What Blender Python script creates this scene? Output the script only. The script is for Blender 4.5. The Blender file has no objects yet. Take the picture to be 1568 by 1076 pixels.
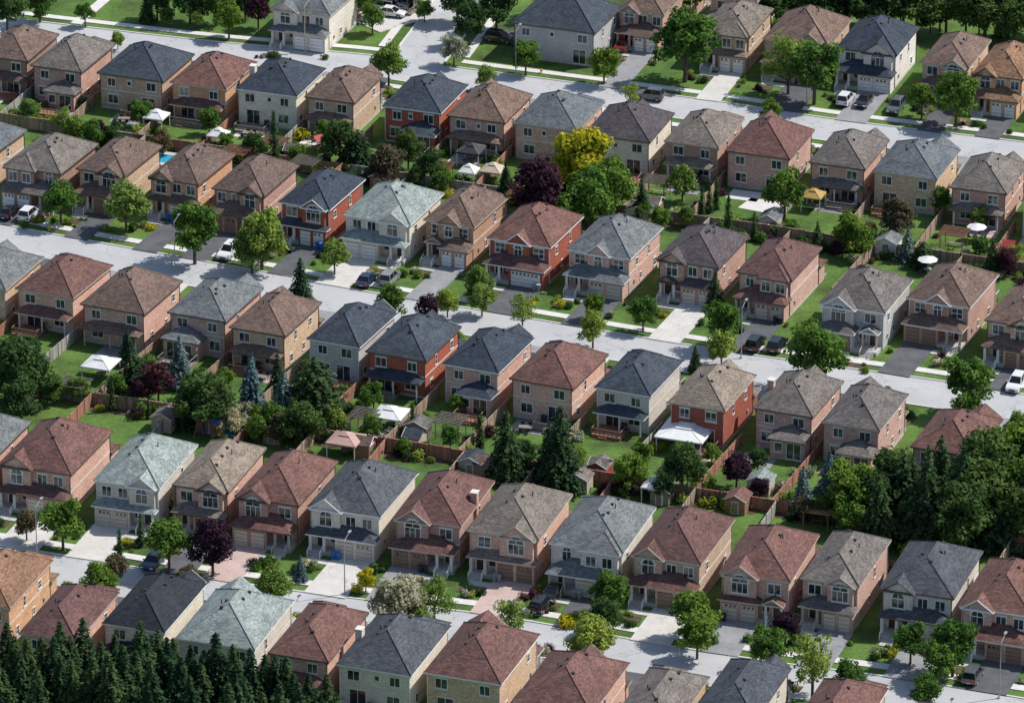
import bpy, math, random
from mathutils import Vector, Matrix
R=random.Random(11)
rad=math.radians
CX=784.;CY=537.5;F=9040.;PIT=rad(24);D=800.
CAM=Vector((0,-D*math.cos(PIT),D*math.sin(PIT)))
FW=Vector((0,math.cos(PIT),-math.sin(PIT)));UP=Vector((0,math.sin(PIT),math.cos(PIT)));RT=Vector((1,0,0))
def g(x,y,z=0.0):
    # survey helper: bearing -> position on the horizontal plane at height z
    d=FW*F+RT*(x-CX)+UP*(CY-y); t=(z-CAM.z)/d.z; p=CAM+d*t
    return Vector((p.x,p.y,z))
def kk(p): return F/((p-CAM).dot(FW))
sc=bpy.context.scene
COL=sc.collection
# ---------------------------------------------------------------- materials
def newmat(name):
    m=bpy.data.materials.new(name);m.use_nodes=True
    nt=m.node_tree;b=nt.nodes['Principled BSDF'];return m,nt,b
def coords(nt,uv=False):
    tc=nt.nodes.new('ShaderNodeTexCoord');oi=nt.nodes.new('ShaderNodeObjectInfo')
    ml=nt.nodes.new('ShaderNodeVectorMath');ml.operation='SCALE';ml.inputs[0].default_value=(37,53,71)
    nt.links.new(oi.outputs['Random'],ml.inputs['Scale'])
    ad=nt.nodes.new('ShaderNodeVectorMath');ad.operation='ADD'
    nt.links.new(tc.outputs['UV' if uv else 'Object'],ad.inputs[0]);nt.links.new(ml.outputs[0],ad.inputs[1])
    return ad.outputs[0]
def noise(nt,co,s,det=3,rough=.6):
    n=nt.nodes.new('ShaderNodeTexNoise');n.inputs['Scale'].default_value=s;n.inputs['Detail'].default_value=det
    n.inputs['Roughness'].default_value=rough;nt.links.new(co,n.inputs['Vector']);return n.outputs['Fac']
def ramp(nt,f,stops):
    r=nt.nodes.new('ShaderNodeValToRGB');e=r.color_ramp.elements
    while len(e)<len(stops): e.new(.5)
    for i,(p,c) in enumerate(stops):
        e[i].position=p;e[i].color=(c[0],c[1],c[2],1)
    nt.links.new(f,r.inputs['Fac']);return r.outputs['Color']
def mix(nt,a,b,fac,mode='MIX'):
    m=nt.nodes.new('ShaderNodeMix');m.data_type='RGBA';m.blend_type=mode
    for s,v in ((0,fac),(6,a),(7,b)):
        if isinstance(v,(int,float)): m.inputs[s].default_value=v
        elif isinstance(v,tuple): m.inputs[s].default_value=(*v[:3],1)
        else: nt.links.new(v,m.inputs[s])
    return m.outputs[2]
def sc3(c,k): return (c[0]*k,c[1]*k,c[2]*k)
def bump(nt,b,f,st=.3,dist=.05):
    n=nt.nodes.new('ShaderNodeBump');n.inputs['Strength'].default_value=st;n.inputs['Distance'].default_value=dist
    nt.links.new(f,n.inputs['Height']);nt.links.new(n.outputs[0],b.inputs['Normal'])
def plain(name,c,var=.2,s=2.,rough=.7,metal=0.):
    m,nt,b=newmat(name);co=coords(nt)
    f=noise(nt,co,s,2)
    col=ramp(nt,f,[(.3,sc3(c,1-var)),(.7,sc3(c,1+var))])
    nt.links.new(col,b.inputs['Base Color']);b.inputs['Roughness'].default_value=rough;b.inputs['Metallic'].default_value=metal
    return m
def bricky(name,c,bw,bh,var,rough,mortar=None,patch=.12,ms=.012,hue=0):
    m,nt,b=newmat(name);co=coords(nt,True)
    t=nt.nodes.new('ShaderNodeTexBrick');t.inputs['Scale'].default_value=1
    t.inputs['Brick Width'].default_value=bw;t.inputs['Row Height'].default_value=bh
    t.inputs['Mortar Size'].default_value=ms;t.inputs['Mortar Smooth'].default_value=.3
    c1=sc3(c,1-var);c2=sc3(c,1+var)
    if hue: c1=(c1[0]*(1-hue),c1[1],c1[2]*(1+hue));c2=(c2[0]*(1+hue),c2[1],c2[2]*(1-hue))
    t.inputs['Color1'].default_value=(*c1,1);t.inputs['Color2'].default_value=(*c2,1)
    mo=mortar or sc3(c,.6);t.inputs['Mortar'].default_value=(*mo,1)
    nt.links.new(co,t.inputs['Vector'])
    f=noise(nt,co,.4,3,.65)
    k=ramp(nt,f,[(.25,(1-patch*1.6,)*3),(.75,(1+patch,)*3)])
    col=mix(nt,t.outputs['Color'],k,1.0,'MULTIPLY')
    f2=noise(nt,co,4.,2,.8)
    k2=ramp(nt,f2,[(.3,(.76,)*3),(.7,(1.2,)*3)])
    col=mix(nt,col,k2,1.0,'MULTIPLY')
    oi=nt.nodes.new('ShaderNodeObjectInfo')
    k3=ramp(nt,oi.outputs['Random'],[(0,(.84,.86,.9)),(.5,(1,.98,.97)),(1,(1.12,1.1,1.05))])
    col=mix(nt,col,k3,1.0,'MULTIPLY')
    nt.links.new(col,b.inputs['Base Color']);b.inputs['Roughness'].default_value=rough
    b.inputs['Specular IOR Level'].default_value=.25
    return m
ROOF={}
for n,c in dict(red=(.16,.086,.074),brn=(.165,.115,.094),tan=(.215,.182,.15),tau=(.16,.144,.133),sla=(.05,.064,.085),gry=(.15,.168,.175),
                lgr=(.25,.30,.29),pur=(.09,.077,.085),org=(.25,.145,.09),blk=(.026,.031,.04),dgr=(.078,.088,.103)).items():
    ROOF[n]=bricky('shingles_'+n,c,.5,.24,.3,.9,None,.2,.025,.05)
WALL={}
for n,c in dict(pnk=(.60,.39,.315),tan=(.56,.41,.29),red=(.38,.115,.075),crm=(.68,.63,.54),gry=(.46,.465,.455),brn=(.38,.25,.19),
                org=(.57,.34,.21),pbr=(.47,.30,.245),wht=(.76,.74,.70)).items():
    WALL[n]=bricky('brick_'+n,c,.34,.12,.2 if n not in('crm','wht','gry') else .06,.9,sc3(c,1.1),.1,.012,.04)
M={}
M['trimw']=plain('white_trim',(.78,.77,.75),.06)
M['trimb']=plain('brown_trim',(.12,.085,.065),.1)
M['trimt']=plain('tan_trim',(.50,.44,.36),.1)
M['stone']=plain('sill_stone',(.62,.58,.52),.1)
M['garw']=plain('garage_door_white',(.78,.78,.76),.05)
M['garc']=plain('garage_door_cream',(.60,.53,.44),.06)
M['garb']=plain('garage_door_brown',(.26,.17,.125),.1)
M['door']=plain('door_dark',(.06,.035,.03),.2,rough=.4)
M['dark']=plain('dark_metal',(.03,.03,.032),.2,rough=.5)
M['grey']=plain('grey_metal',(.3,.31,.32),.1,rough=.45)
M['conc']=plain('concrete',(.46,.44,.41),.15,1.2,.9)
M['wood']=plain('cedar_wood',(.28,.135,.085),.3,3)
M['woodg']=plain('weathered_wood',(.22,.185,.15),.3,3)
M['redp']=plain('red_paint',(.35,.04,.03),.1)
M['yel']=plain('yellow_paint',(.6,.38,.03),.1)
M['blu']=plain('blue_plastic',(.03,.15,.42),.1)
M['white']=plain('white_canvas',(.68,.68,.66),.08)
M['beige']=plain('beige_canvas',(.45,.38,.28),.08)
M['black']=plain('rubber',(.015,.015,.016),.2)
m,nt,b=newmat('window_glass');co=coords(nt)
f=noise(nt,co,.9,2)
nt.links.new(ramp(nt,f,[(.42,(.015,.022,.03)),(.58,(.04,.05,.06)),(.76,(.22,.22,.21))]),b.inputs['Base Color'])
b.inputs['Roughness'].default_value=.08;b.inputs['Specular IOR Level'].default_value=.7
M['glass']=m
m,nt,b=newmat('pool_water');b.inputs['Base Color'].default_value=(.03,.32,.5,1);b.inputs['Roughness'].default_value=.08
bump(nt,b,noise(nt,coords(nt),3.),.2,.05);M['water']=m
def groundmat(name,stops,s1,s2,rough=.95,crack=0,pat=.25,stripe=0):
    m,nt,b=newmat(name);tc=nt.nodes.new('ShaderNodeTexCoord');co=tc.outputs['Object']
    col=ramp(nt,noise(nt,co,s1,4,.65),stops)
    k=ramp(nt,noise(nt,co,s2,3,.8),[(.3,(1-pat,)*3),(.7,(1+pat,)*3)])
    col=mix(nt,col,k,1.0,'MULTIPLY')
    if stripe:
        k=ramp(nt,noise(nt,co,.035,2,.5),[(.35,(.78,.84,.85)),(.65,(1.15,1.08,1.05))])
        col=mix(nt,col,k,1.0,'MULTIPLY')
    if crack:
        v=nt.nodes.new('ShaderNodeTexVoronoi');v.feature='DISTANCE_TO_EDGE';v.inputs['Scale'].default_value=crack
        nz=nt.nodes.new('ShaderNodeTexNoise');nz.inputs['Scale'].default_value=.6;nt.links.new(co,nz.inputs['Vector'])
        ad=nt.nodes.new('ShaderNodeVectorMath');ad.operation='MULTIPLY_ADD';ad.inputs[1].default_value=(5,5,5)
        nt.links.new(nz.outputs['Color'],ad.inputs[0]);nt.links.new(co,ad.inputs[2]);nt.links.new(ad.outputs[0],v.inputs['Vector'])
        k=ramp(nt,v.outputs['Distance'],[(.0,(.6,)*3),(.012,(1,)*3)])
        col=mix(nt,col,k,.8,'MULTIPLY')
    nt.links.new(col,b.inputs['Base Color']);b.inputs['Roughness'].default_value=rough
    b.inputs['Specular IOR Level'].default_value=.2
    return m
M['grass']=groundmat('grass_ground',[(.28,(.05,.062,.028)),(.40,(.065,.11,.026)),(.54,(.09,.165,.034)),(.68,(.115,.185,.045)),(.80,(.16,.16,.085))],.16,2.0,.95,0,.3,1)
M['road']=groundmat('asphalt_road',[(.3,(.37,.375,.38)),(.7,(.45,.45,.447))],.2,3,.9,.09,.07)
M['walk']=groundmat('concrete_walk',[(.3,(.54,.52,.49)),(.7,(.63,.61,.58))],.5,3,.9,0,.08)
M['dasp']=groundmat('driveway_asphalt',[(.3,(.075,.078,.085)),(.7,(.125,.128,.137))],.4,3,.9,0,.1)
M['dgry']=groundmat('driveway_worn_asphalt',[(.3,(.22,.223,.23)),(.7,(.30,.30,.305))],.4,3,.9,.2,.1)
M['dcon']=groundmat('driveway_concrete',[(.3,(.48,.46,.43)),(.7,(.58,.56,.52))],.4,3,.9,.12,.08)
M['dpav']=groundmat('driveway_pavers',[(.3,(.42,.31,.27)),(.7,(.52,.40,.36))],.4,5,.9,0,.18)
M['soil']=groundmat('garden_soil',[(.3,(.06,.042,.03)),(.7,(.12,.085,.06))],1,4,.95,0,.3)
def fencemat(name,c):
    m,nt,b=newmat(name);co=coords(nt,True)
    t=nt.nodes.new('ShaderNodeTexBrick');t.inputs['Scale'].default_value=1;t.inputs['Brick Width'].default_value=.3;t.inputs['Row Height'].default_value=4
    t.inputs['Mortar Size'].default_value=.02;t.inputs['Color1'].default_value=(*sc3(c,.7),1);t.inputs['Color2'].default_value=(*sc3(c,1.3),1)
    t.inputs['Mortar'].default_value=(*sc3(c,.3),1);nt.links.new(co,t.inputs['Vector']);nt.links.new(t.outputs['Color'],b.inputs['Base Color'])
    b.inputs['Roughness'].default_value=.9;return m
M['fence1']=fencemat('fence_wood',(.32,.225,.155));M['fence2']=fencemat('fence_grey',(.33,.31,.275));M['fence3']=fencemat('fence_red',(.34,.15,.10))
def leafmat(name,dark,light,tr=.35):
    m,nt,b=newmat(name);co=coords(nt)
    col=ramp(nt,noise(nt,co,.8,1),[(.35,dark),(.65,light)])
    oi=nt.nodes.new('ShaderNodeObjectInfo')
    k=ramp(nt,oi.outputs['Random'],[(0,(.68,.78,.88)),(.5,(1,1,1)),(1,(1.35,1.17,1.0))])
    col=mix(nt,col,k,1.0,'MULTIPLY')
    d=nt.nodes.new('ShaderNodeBsdfDiffuse');nt.links.new(col,d.inputs['Color'])
    nt.nodes.remove(b)
    t=nt.nodes.new('ShaderNodeBsdfTranslucent');nt.links.new(col,t.inputs['Color'])
    ms=nt.nodes.new('ShaderNodeMixShader');ms.inputs[0].default_value=tr
    nt.links.new(d.outputs[0],ms.inputs[1]);nt.links.new(t.outputs[0],ms.inputs[2])
    nt.links.new(ms.outputs[0],nt.nodes['Material Output'].inputs['Surface']);return m
LEAF=dict(g=leafmat('leaves_green',(.055,.12,.025),(.16,.27,.05)),l=leafmat('leaves_light',(.12,.20,.04),(.27,.37,.085)),
 d=leafmat('leaves_dark',(.04,.08,.028),(.095,.165,.05)),p=leafmat('leaves_purple',(.038,.018,.028),(.10,.048,.065)),
 y=leafmat('leaves_yellow',(.18,.23,.03),(.50,.46,.03)),w=leafmat('leaves_pale',(.20,.23,.12),(.50,.49,.38)),
 b=leafmat('leaves_bronze',(.075,.07,.04),(.17,.14,.085)),
 s=leafmat('needles_dark',(.022,.046,.024),(.06,.105,.042),.12),u=leafmat('needles_blue',(.075,.125,.115),(.16,.235,.225),.12),
 c=leafmat('needles_cypress',(.028,.06,.022),(.06,.11,.038),.12))
M['bark']=plain('bark',(.09,.065,.05),.3,6,.95)
# ---------------------------------------------------------------- mesh builder
class Bd:
    def __init__(s): s.p={};s.sx=1;s.sy=1
    def face(s,part,mat,pts):
        P=s.p.setdefault(part,[[],[],mat]);i=len(P[0])
        P[0].extend([(a[0]*s.sx,a[1]*s.sy,a[2]) for a in pts]);P[1].append(tuple(range(i,i+len(pts))))
    def box(s,part,mat,x0,x1,y0,y1,z0,z1,top=True):
        a=[(x0,y0),(x1,y0),(x1,y1),(x0,y1)]
        for i in range(4):
            p,q=a[i],a[(i+1)%4];s.face(part,mat,[(p[0],p[1],z0),(q[0],q[1],z0),(q[0],q[1],z1),(p[0],p[1],z1)])
        if top: s.face(part,mat,[(p[0],p[1],z1) for p in a])
        s.face(part,mat,[(p[0],p[1],z0) for p in reversed(a)])
    def hexa(s,part,mat,P,T,N,a0,a1,b0,b1,o0,o1):
        Z=Vector((0,0,1));q=lambda a,b,o:P+T*a+Z*b+N*o
        s.face(part,mat,[q(a0,b0,o1),q(a1,b0,o1),q(a1,b1,o1),q(a0,b1,o1)])
        s.face(part,mat,[q(a0,b0,o0),q(a0,b0,o1),q(a0,b1,o1),q(a0,b1,o0)])
        s.face(part,mat,[q(a1,b0,o1),q(a1,b0,o0),q(a1,b1,o0),q(a1,b1,o1)])
        s.face(part,mat,[q(a0,b1,o1),q(a1,b1,o1),q(a1,b1,o0),q(a0,b1,o0)])
        s.face(part,mat,[q(a0,b0,o0),q(a1,b0,o0),q(a1,b0,o1),q(a0,b0,o1)])
    def beam(s,part,mat,p,q,r,r2=None,n=4):
        p=Vector(p);q=Vector(q);d=(q-p).normalized();a=d.orthogonal().normalized();b=d.cross(a);r2=r if r2 is None else r2
        A=[p+(a*math.cos(t)+b*math.sin(t))*r for t in [2*math.pi*(i+.5)/n for i in range(n)]]
        B=[q+(a*math.cos(t)+b*math.sin(t))*r2 for t in [2*math.pi*(i+.5)/n for i in range(n)]]
        for i in range(n): s.face(part,mat,[A[i],A[(i+1)%n],B[(i+1)%n],B[i]])
        s.face(part,mat,B);s.face(part,mat,A[::-1])
    def cyl(s,part,mat,c,r,z0,z1,n=12,r2=None):
        s.beam(part,mat,(c[0],c[1],z0),(c[0],c[1],z1),r,r2,n)
    def done(s,name,loc,rot,single=False):
        if single:
            me,_=mk(name,s.p,True);o=bpy.data.objects.new(name,me);COL.objects.link(o);o.location=loc;o.rotation_euler=(0,0,rot);return o
        e=bpy.data.objects.new(name,None);COL.objects.link(e);e.empty_display_size=.5
        e.location=loc;e.rotation_euler=(0,0,rot)
        for k,P in s.p.items():
            me,_=mk(k,{k:P});o=bpy.data.objects.new(k,me);COL.objects.link(o);o.parent=e
        return e
def mk(name,parts,multi=False):
    V=[];Fc=[];mi=[];mats=[]
    for k,(v,f,m) in parts.items():
        if m not in mats: mats.append(m)
        i=len(V);V.extend(v);Fc.extend([tuple(j+i for j in q) for q in f]);mi.extend([mats.index(m)]*len(f))
    me=bpy.data.meshes.new(name);me.from_pydata(V,[],Fc)
    for m in mats: me.materials.append(m)
    me.polygons.foreach_set('material_index',mi)
    uv=me.uv_layers.new(name='UVMap');dat=[0.0]*(2*len(me.loops));li=0
    for q in Fc:
        a=Vector(V[q[0]]);b=Vector(V[q[1]]);c=Vector(V[q[2]]);n=(b-a).cross(c-a)
        if n.length<1e-9: n=Vector((0,0,1))
        n.normalize()
        t=Vector((0,0,1)).cross(n)
        t=Vector((1,0,0)) if t.length<1e-3 else t.normalized()
        w=n.cross(t)
        for j in q:
            p=Vector(V[j]);dat[li]=p.dot(t);dat[li+1]=p.dot(w);li+=2
    uv.data.foreach_set('uv',dat)
    me.update();return me,mats
X=Vector((1,0,0));Y=Vector((0,1,0));Z=Vector((0,0,1))
# ---------------------------------------------------------------- house
def win(b,P,T,N,w,h,nx=2,ny=1,arch=False,fr=None,head=True):
    fr=fr or M['trimw'];P=Vector(P);f=.085;w*=1.13;h*=1.08
    b.hexa('window_frames',fr,P,T,N,-w/2,w/2,0,h,0,.06)
    pw=(w-2*f-(nx-1)*f)/nx;ph=(h-2*f-(ny-1)*f)/ny
    for i in range(nx):
        for j in range(ny):
            a=-w/2+f+i*(pw+f);c=f+j*(ph+f)
            b.face('window_glass',M['glass'],[P+T*a+Z*c+N*.075,P+T*(a+pw)+Z*c+N*.075,P+T*(a+pw)+Z*(c+ph)+N*.075,P+T*a+Z*(c+ph)+N*.075])
    b.hexa('window_sills',M['stone'],P,T,N,-w/2-.1,w/2+.1,-.16,-.003,0,.11)
    if arch:
        r=w/2;n=10;C=P+Z*(h+.003)
        b.face('window_frames',fr,[C+T*(r*math.cos(math.pi*i/n))+Z*(r*math.sin(math.pi*i/n))+N*.06 for i in range(n+1)])
        r2=r-.1
        for h0 in (0,1):
            pts=[C+T*((.04 if h0==0 else -.04))+Z*.03+N*.075]
            for i in range(n//2+1):
                t=math.pi/2*(i/(n//2))+(math.pi/2 if h0 else 0)
                x=r2*math.cos(t);x=max(x,.04) if h0==0 else min(x,-.04)
                pts.append(C+T*x+Z*max(.03,r2*math.sin(t))+N*.075)
            b.face('window_glass',M['glass'],pts)
        for i in range(n):
            t0=math.pi*i/n;t1=math.pi*(i+1)/n
            b.face('window_sills',M['stone'],[C+T*(r*math.cos(t0))+Z*(r*math.sin(t0))+N*.04,C+T*((r+.2)*math.cos(t0))+Z*((r+.2)*math.sin(t0))+N*.04,
              C+T*((r+.2)*math.cos(t1))+Z*((r+.2)*math.sin(t1))+N*.04,C+T*(r*math.cos(t1))+Z*(r*math.sin(t1))+N*.04])
    elif head:
        b.hexa('window_sills',M['stone'],P,T,N,-w/2-.08,w/2+.08,h+.003,h+.2,0,.05)
def hip(b,rm,tm,X0,X1,Y0,Y1,ze,tn,caps=True,part='roof'):
    w=X1-X0;d=Y1-Y0;h=min(w,d)/2;zr=ze+h*tn
    if d>=w: A=((X0+X1)/2,Y0+h,zr);Bq=((X0+X1)/2,Y1-h,zr)
    else: A=(X0+h,(Y0+Y1)/2,zr);Bq=(X1-h,(Y0+Y1)/2,zr)
    a=(X0,Y0,ze);c=(X1,Y0,ze);e=(X1,Y1,ze);f=(X0,Y1,ze)
    if d>=w:
        fs=[[a,c,A],[c,e,Bq,A],[e,f,Bq],[f,a,A,Bq]]
    else:
        fs=[[a,c,Bq,A],[c,e,Bq],[e,f,A,Bq],[f,a,A]]
    for q in fs:
        qq=[]
        for p in q:
            if not qq or (Vector(p)-Vector(qq[-1])).length>1e-4: qq.append(p)
        b.face(part,rm,qq)
    b.box('fascia',tm,X0,X1,Y0,Y1,ze-.2,ze-.004)
    if caps:
        cr={id(a):A,id(c):A if d>=w else Bq,id(e):Bq,id(f):Bq if d>=w else A}
        for p in (a,c,e,f): b.beam('ridge_caps',rm,p,cr[id(p)],.09)
        if (Vector(A)-Vector(Bq)).length>.1: b.beam('ridge_caps',rm,A,Bq,.1)
    return zr
def leanto(b,rm,tm,x0,x1,yf,yw,ze,tn,oh=.35,h1=True,h2=True):
    X0=x0-oh;X1=x1+oh;Y0=yf-oh;dp=yw-Y0;r=min(dp,(X1-X0)/2);zt=ze+dp*tn
    r1=r if h1 else 0;r2=r if h2 else 0
    b.face('lower_roof',rm,[(X0,Y0,ze),(X1,Y0,ze),(X1-r2,yw,zt),(X0+r1,yw,zt)])
    b.face('lower_roof',rm,[(X0,Y0,ze),(X0+r1,yw,zt),(X0,yw,ze)])
    b.face('lower_roof',rm,[(X1,Y0,ze),(X1,yw,ze),(X1-r2,yw,zt)])
    b.box('fascia',tm,X0,X1,Y0,yw-.003,ze-.17,ze-.004)
def gable(b,rm,wm,tm,x0,x1,yf,ye,ze,tn,hipf=False):
    oh=.35;X0=x0-oh;X1=x1+oh;Y0=yf-.35;h=(X1-X0)/2;xc=(X0+X1)/2;zr=ze+h*tn
    b.box('fascia',tm,X0,X1,Y0,ye+.3,ze-.19,ze-.005)
    if hipf:
        b.face('roof',rm,[(X0,Y0,ze),(xc,Y0+h,zr),(xc,ye+h,zr),(X0,ye,ze)])
        b.face('roof',rm,[(X1,Y0,ze),(X1,ye,ze),(xc,ye+h,zr),(xc,Y0+h,zr)])
        b.face('roof',rm,[(X0,Y0,ze),(X1,Y0,ze),(xc,Y0+h,zr)])
        b.beam('ridge_caps',rm,(X0,Y0,ze),(xc,Y0+h,zr),.08);b.beam('ridge_caps',rm,(X1,Y0,ze),(xc,Y0+h,zr),.08)
    else:
        b.face('roof',rm,[(X0,Y0,ze),(xc,Y0,zr),(xc,ye+h,zr),(X0,ye,ze)])
        b.face('roof',rm,[(X1,Y0,ze),(X1,ye,ze),(xc,ye+h,zr),(xc,Y0,zr)])
        b.face('walls',wm,[(x0,yf,ze-.3),(x1,yf,ze-.3),(x1,yf,ze+oh*tn-.03),(xc,yf,zr-.05),(x0,yf,ze+oh*tn-.03)])
        b.beam('fascia',tm,(X0,Y0,ze-.1),(xc,Y0,zr-.08),.1);b.beam('fascia',tm,(X1,Y0,ze-.1),(xc,Y0,zr-.08),.1)
        b.beam('ridge_caps',rm,(xc,Y0,zr),(xc,ye+h,zr),.08)
def garage(b,x,y,w,gm,ndoor):
    if ndoor==1: ds=[(x,w-.7)]
    else: ds=[(x-w/4+.03,w/2-.5),(x+w/4-.03,w/2-.5)]
    for c,dw in ds:
        P=Vector((c,y,.12));b.hexa('garage_surround',M['dark'],P,X,-Y,-dw/2,dw/2,0,2.2,0,.02)
        for j in range(4): b.hexa('garage_doors',gm,P,X,-Y,-dw/2+.02,dw/2-.02,j*.545+.02,j*.545+.51,.02,.06)
        if R.random()<.5:
            n=max(2,int(dw/.6))
            for i in range(n):
                a=-dw/2+.15+i*(dw-.3)/n
                b.face('window_glass',M['glass'],[P+X*a+Z*1.75-Y*.075,P+X*(a+.32)+Z*1.75-Y*.075,P+X*(a+.32)+Z*2.03-Y*.075,P+X*a+Z*2.03-Y*.075])
def house(loc,rot,wo,do,rm,wm,name,o,eh=5.7):
    b=Bd();oh=.42;w=wo-2*oh;d=do-2*oh;tn=o.get('t',R.uniform(.58,.68))
    tm=M[o.get('trim') or R.choice(['trimw','trimb','trimt','trimb'])]
    x0=-w/2;x1=w/2;y0=-d/2;y1=d/2
    b.box('walls',wm,x0,x1,y0,y1,-.1,eh-.21)
    b.box('foundation',M['conc'],x0-.02,x1+.02,y0-.02,y1+.02,-.1,.35)
    zr=hip(b,rm,tm,-wo/2,wo/2,-do/2,do/2,eh,tn)
    if R.random()<.45:
        for (a,c,e,f) in ((x0-.03,x1+.03,y0-.03,y0+.02),(x0-.03,x1+.03,y1-.02,y1+.03),(x1-.02,x1+.03,y0+.02,y1-.02),(x0-.03,x0+.02,y0+.02,y1-.02)):
            b.box('belt_course',M['stone'],a,c,e,f,3.0,3.2)
    for i in range(4):
        s=R.choice([-1,1]);xx=s*R.uniform(.6,1.1);yy=R.uniform(-.4,.4)+max(.6,(do-wo)/2+.6)*(i-1.5)/1.5
        zz=min(zr-abs(xx)*tn,zr-max(0,abs(yy)-(do-wo)/2)*tn)
        b.box('roof_vents',M['dark'],xx-.17,xx+.17,yy-.17,yy+.17,zz-.2,zz+.2)
    b.beam('roof_vents',M['grey'],(1.4,.8,zr-1.6*tn),(1.4,.8,zr-.3),.07,None,6)
    if R.random()<.07: 
        b.box('chimney',wm,x1-.5,x1+.35,-.4,.6,0,eh+1.5);b.box('chimney_cap',M['stone'],x1-.56,x1+.41,-.46,.66,eh+1.5,eh+1.65)
    for (xx,yy) in ((x0-.05,y0-.06),(x1+.05,y0-.06),(x0-.05,y1+.06),(x1+.05,y1+.06)):
        b.beam('downspouts',tm,(xx,yy,.2),(xx,yy,eh-.15),.06)
    for s in (-1,1):
        N=X*s;T=Y*s
        for yy,zz,ww,hh in ((-d*.28,3.6,.8,1.0),(d*.12,3.5,.6,1.3),(d*.3,.9,.8,1.0),(-d*.1,1.0,.7,.9)):
            if R.random()<.6: win(b,(s*w/2,yy+R.uniform(-.6,.6),zz),T,N,ww,hh,1,2,False,None,R.random()<.4)
        b.hexa('utility_meter',M['grey'],Vector((s*w/2,y0+2,1.2)),T,N,-.2,.2,0,.5,0,.15)
    # ---- street front at -y
    b.sx=-1 if o.get('m') else 1
    st=o.get('s',0);gp=o.get('gp',R.choice([1.2,1.7,2.3]));gw=min(5.4,w*.58)
    ga,gb=x1-gw,x1
    gm=M[o.get('g') or R.choice(['garw','garc','garw','garb'])]
    b.box('walls',wm,ga,gb-.003,y0-gp,y0,-.1,2.68)
    garage(b,(ga+gb)/2,y0-gp,gw,gm,o.get('nd',2))
    pcol=M['trimw'] if R.random()<.7 else M['trimt']
    full=o.get('full',1)
    leanto(b,rm,tm,(x0+.2 if full else ga),gb,y0-gp,y0,2.85,.5)
    if full:
        b.beam('porch_posts',pcol,(x0+.35,y0-gp+.15,.5),(x0+.35,y0-gp+.15,2.7),.2)
        b.beam('porch_posts',pcol,(x0+2.2,y0-gp+.15,.5),(x0+2.2,y0-gp+.15,2.7),.2)
    else:
        gable(b,rm,wm,tm,x0+.5,x0+2.6,y0-1.2,y0-.1,2.9,.6)
        b.beam('porch_posts',pcol,(x0+.55,y0-1.1,.5),(x0+.55,y0-1.1,2.8),.16);b.beam('porch_posts',pcol,(x0+2.5,y0-1.1,.5),(x0+2.5,y0-1.1,2.8),.16)
    b.box('porch',M['conc'],x0+.1,ga-.01,y0-gp,y0-.01,-.1,.55)
    for i in range(4): b.box('porch_steps',M['conc'],x0+.5,x0+2.1,y0-gp-.3*(i+1),y0-gp-.3*i-.003,-.1,.45-.13*i)
    for xx in (x0+.45,x0+2.15):
        b.beam('railing',pcol,(xx,y0-gp,1.4),(xx,y0-gp-1.2,.95),.06);b.beam('railing',pcol,(xx,y0-gp-1.2,0),(xx,y0-gp-1.2,1.0),.07)
        b.beam('railing',pcol,(xx,y0-gp-.6,.2),(xx,y0-gp-.6,1.18),.04)
    P=Vector((x0+1.3,y0,.55));b.hexa('front_door',M['door'],P,X,-Y,-.5,.5,0,2.05,0,.06);b.hexa('door_frame',M['trimw'],P,X,-Y,-.66,.66,0,2.2,0,.03)
    if ga-x0>3.4: win(b,(ga-.75,y0,1.2),X,-Y,.9,1.3,1,1)
    zz=3.75
    if st==0:
        bx0,bx1=ga+.4,gb-.3
        b.box('walls',wm,bx0,bx1,y0-.75,y0,2.9,eh-.2);gable(b,rm,wm,tm,bx0,bx1,y0-.75,-do/2,eh,tn+.08)
        win(b,((bx0+bx1)/2,y0-.75,zz-.1),X,-Y,1.9,1.35,3,1,True)
        win(b,((x0+ga)/2,y0,zz),X,-Y,1.5,1.3,2,1)
    elif st==1:
        bx0,bx1=x0+.25,ga+.25
        b.box('walls',wm,bx0,bx1,y0-.6,y0,2.9,eh-.2);gable(b,rm,wm,tm,bx0,bx1,y0-.6,-do/2,eh,tn+.08)
        win(b,((bx0+bx1)/2,y0-.6,zz-.1),X,-Y,1.5,1.2,2,1,True)
        win(b,((ga+gb)/2-1.1,y0,zz),X,-Y,1.2,1.3,2,1);win(b,((ga+gb)/2+1.1,y0,zz),X,-Y,1.2,1.3,2,1)
    elif st==2:
        b.box('walls',wm,-1.6,1.6,y0-.5,y0,2.9,eh-.2);gable(b,rm,wm,tm,-1.6,1.6,y0-.5,-do/2,eh,tn+.15)
        win(b,(0,y0-.5,zz),X,-Y,1.1,1.0,2,1,True)
        win(b,(x0+1.5,y0,zz-.05),X,-Y,1.4,1.35,2,2);win(b,(x1-1.5,y0,zz-.05),X,-Y,1.4,1.35,2,2)
    else:
        bx0,bx1=ga+.2,gb-.2
        b.box('walls',wm,bx0,bx1,y0-.9,y0,2.9,eh-.2);gable(b,rm,wm,tm,bx0,bx1,y0-.9,-do/2,eh,tn,True)
        win(b,((bx0+bx1)/2-1.05,y0-.9,zz),X,-Y,1.2,1.35,2,1);win(b,((bx0+bx1)/2+1.05,y0-.9,zz),X,-Y,1.2,1.35,2,1)
        win(b,((x0+ga)/2,y0,zz-.1),X,-Y,1.1,1.2,2,1,True)
    # ---- garden side at +y
    b.sx=R.choice([1,-1]);T=-X;N=Y
    win(b,(x0+1.7,y1,3.7),T,N,1.4,1.25,2,1);win(b,(x1-1.8,y1,3.7),T,N,1.2,1.2,2,1)
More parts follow.
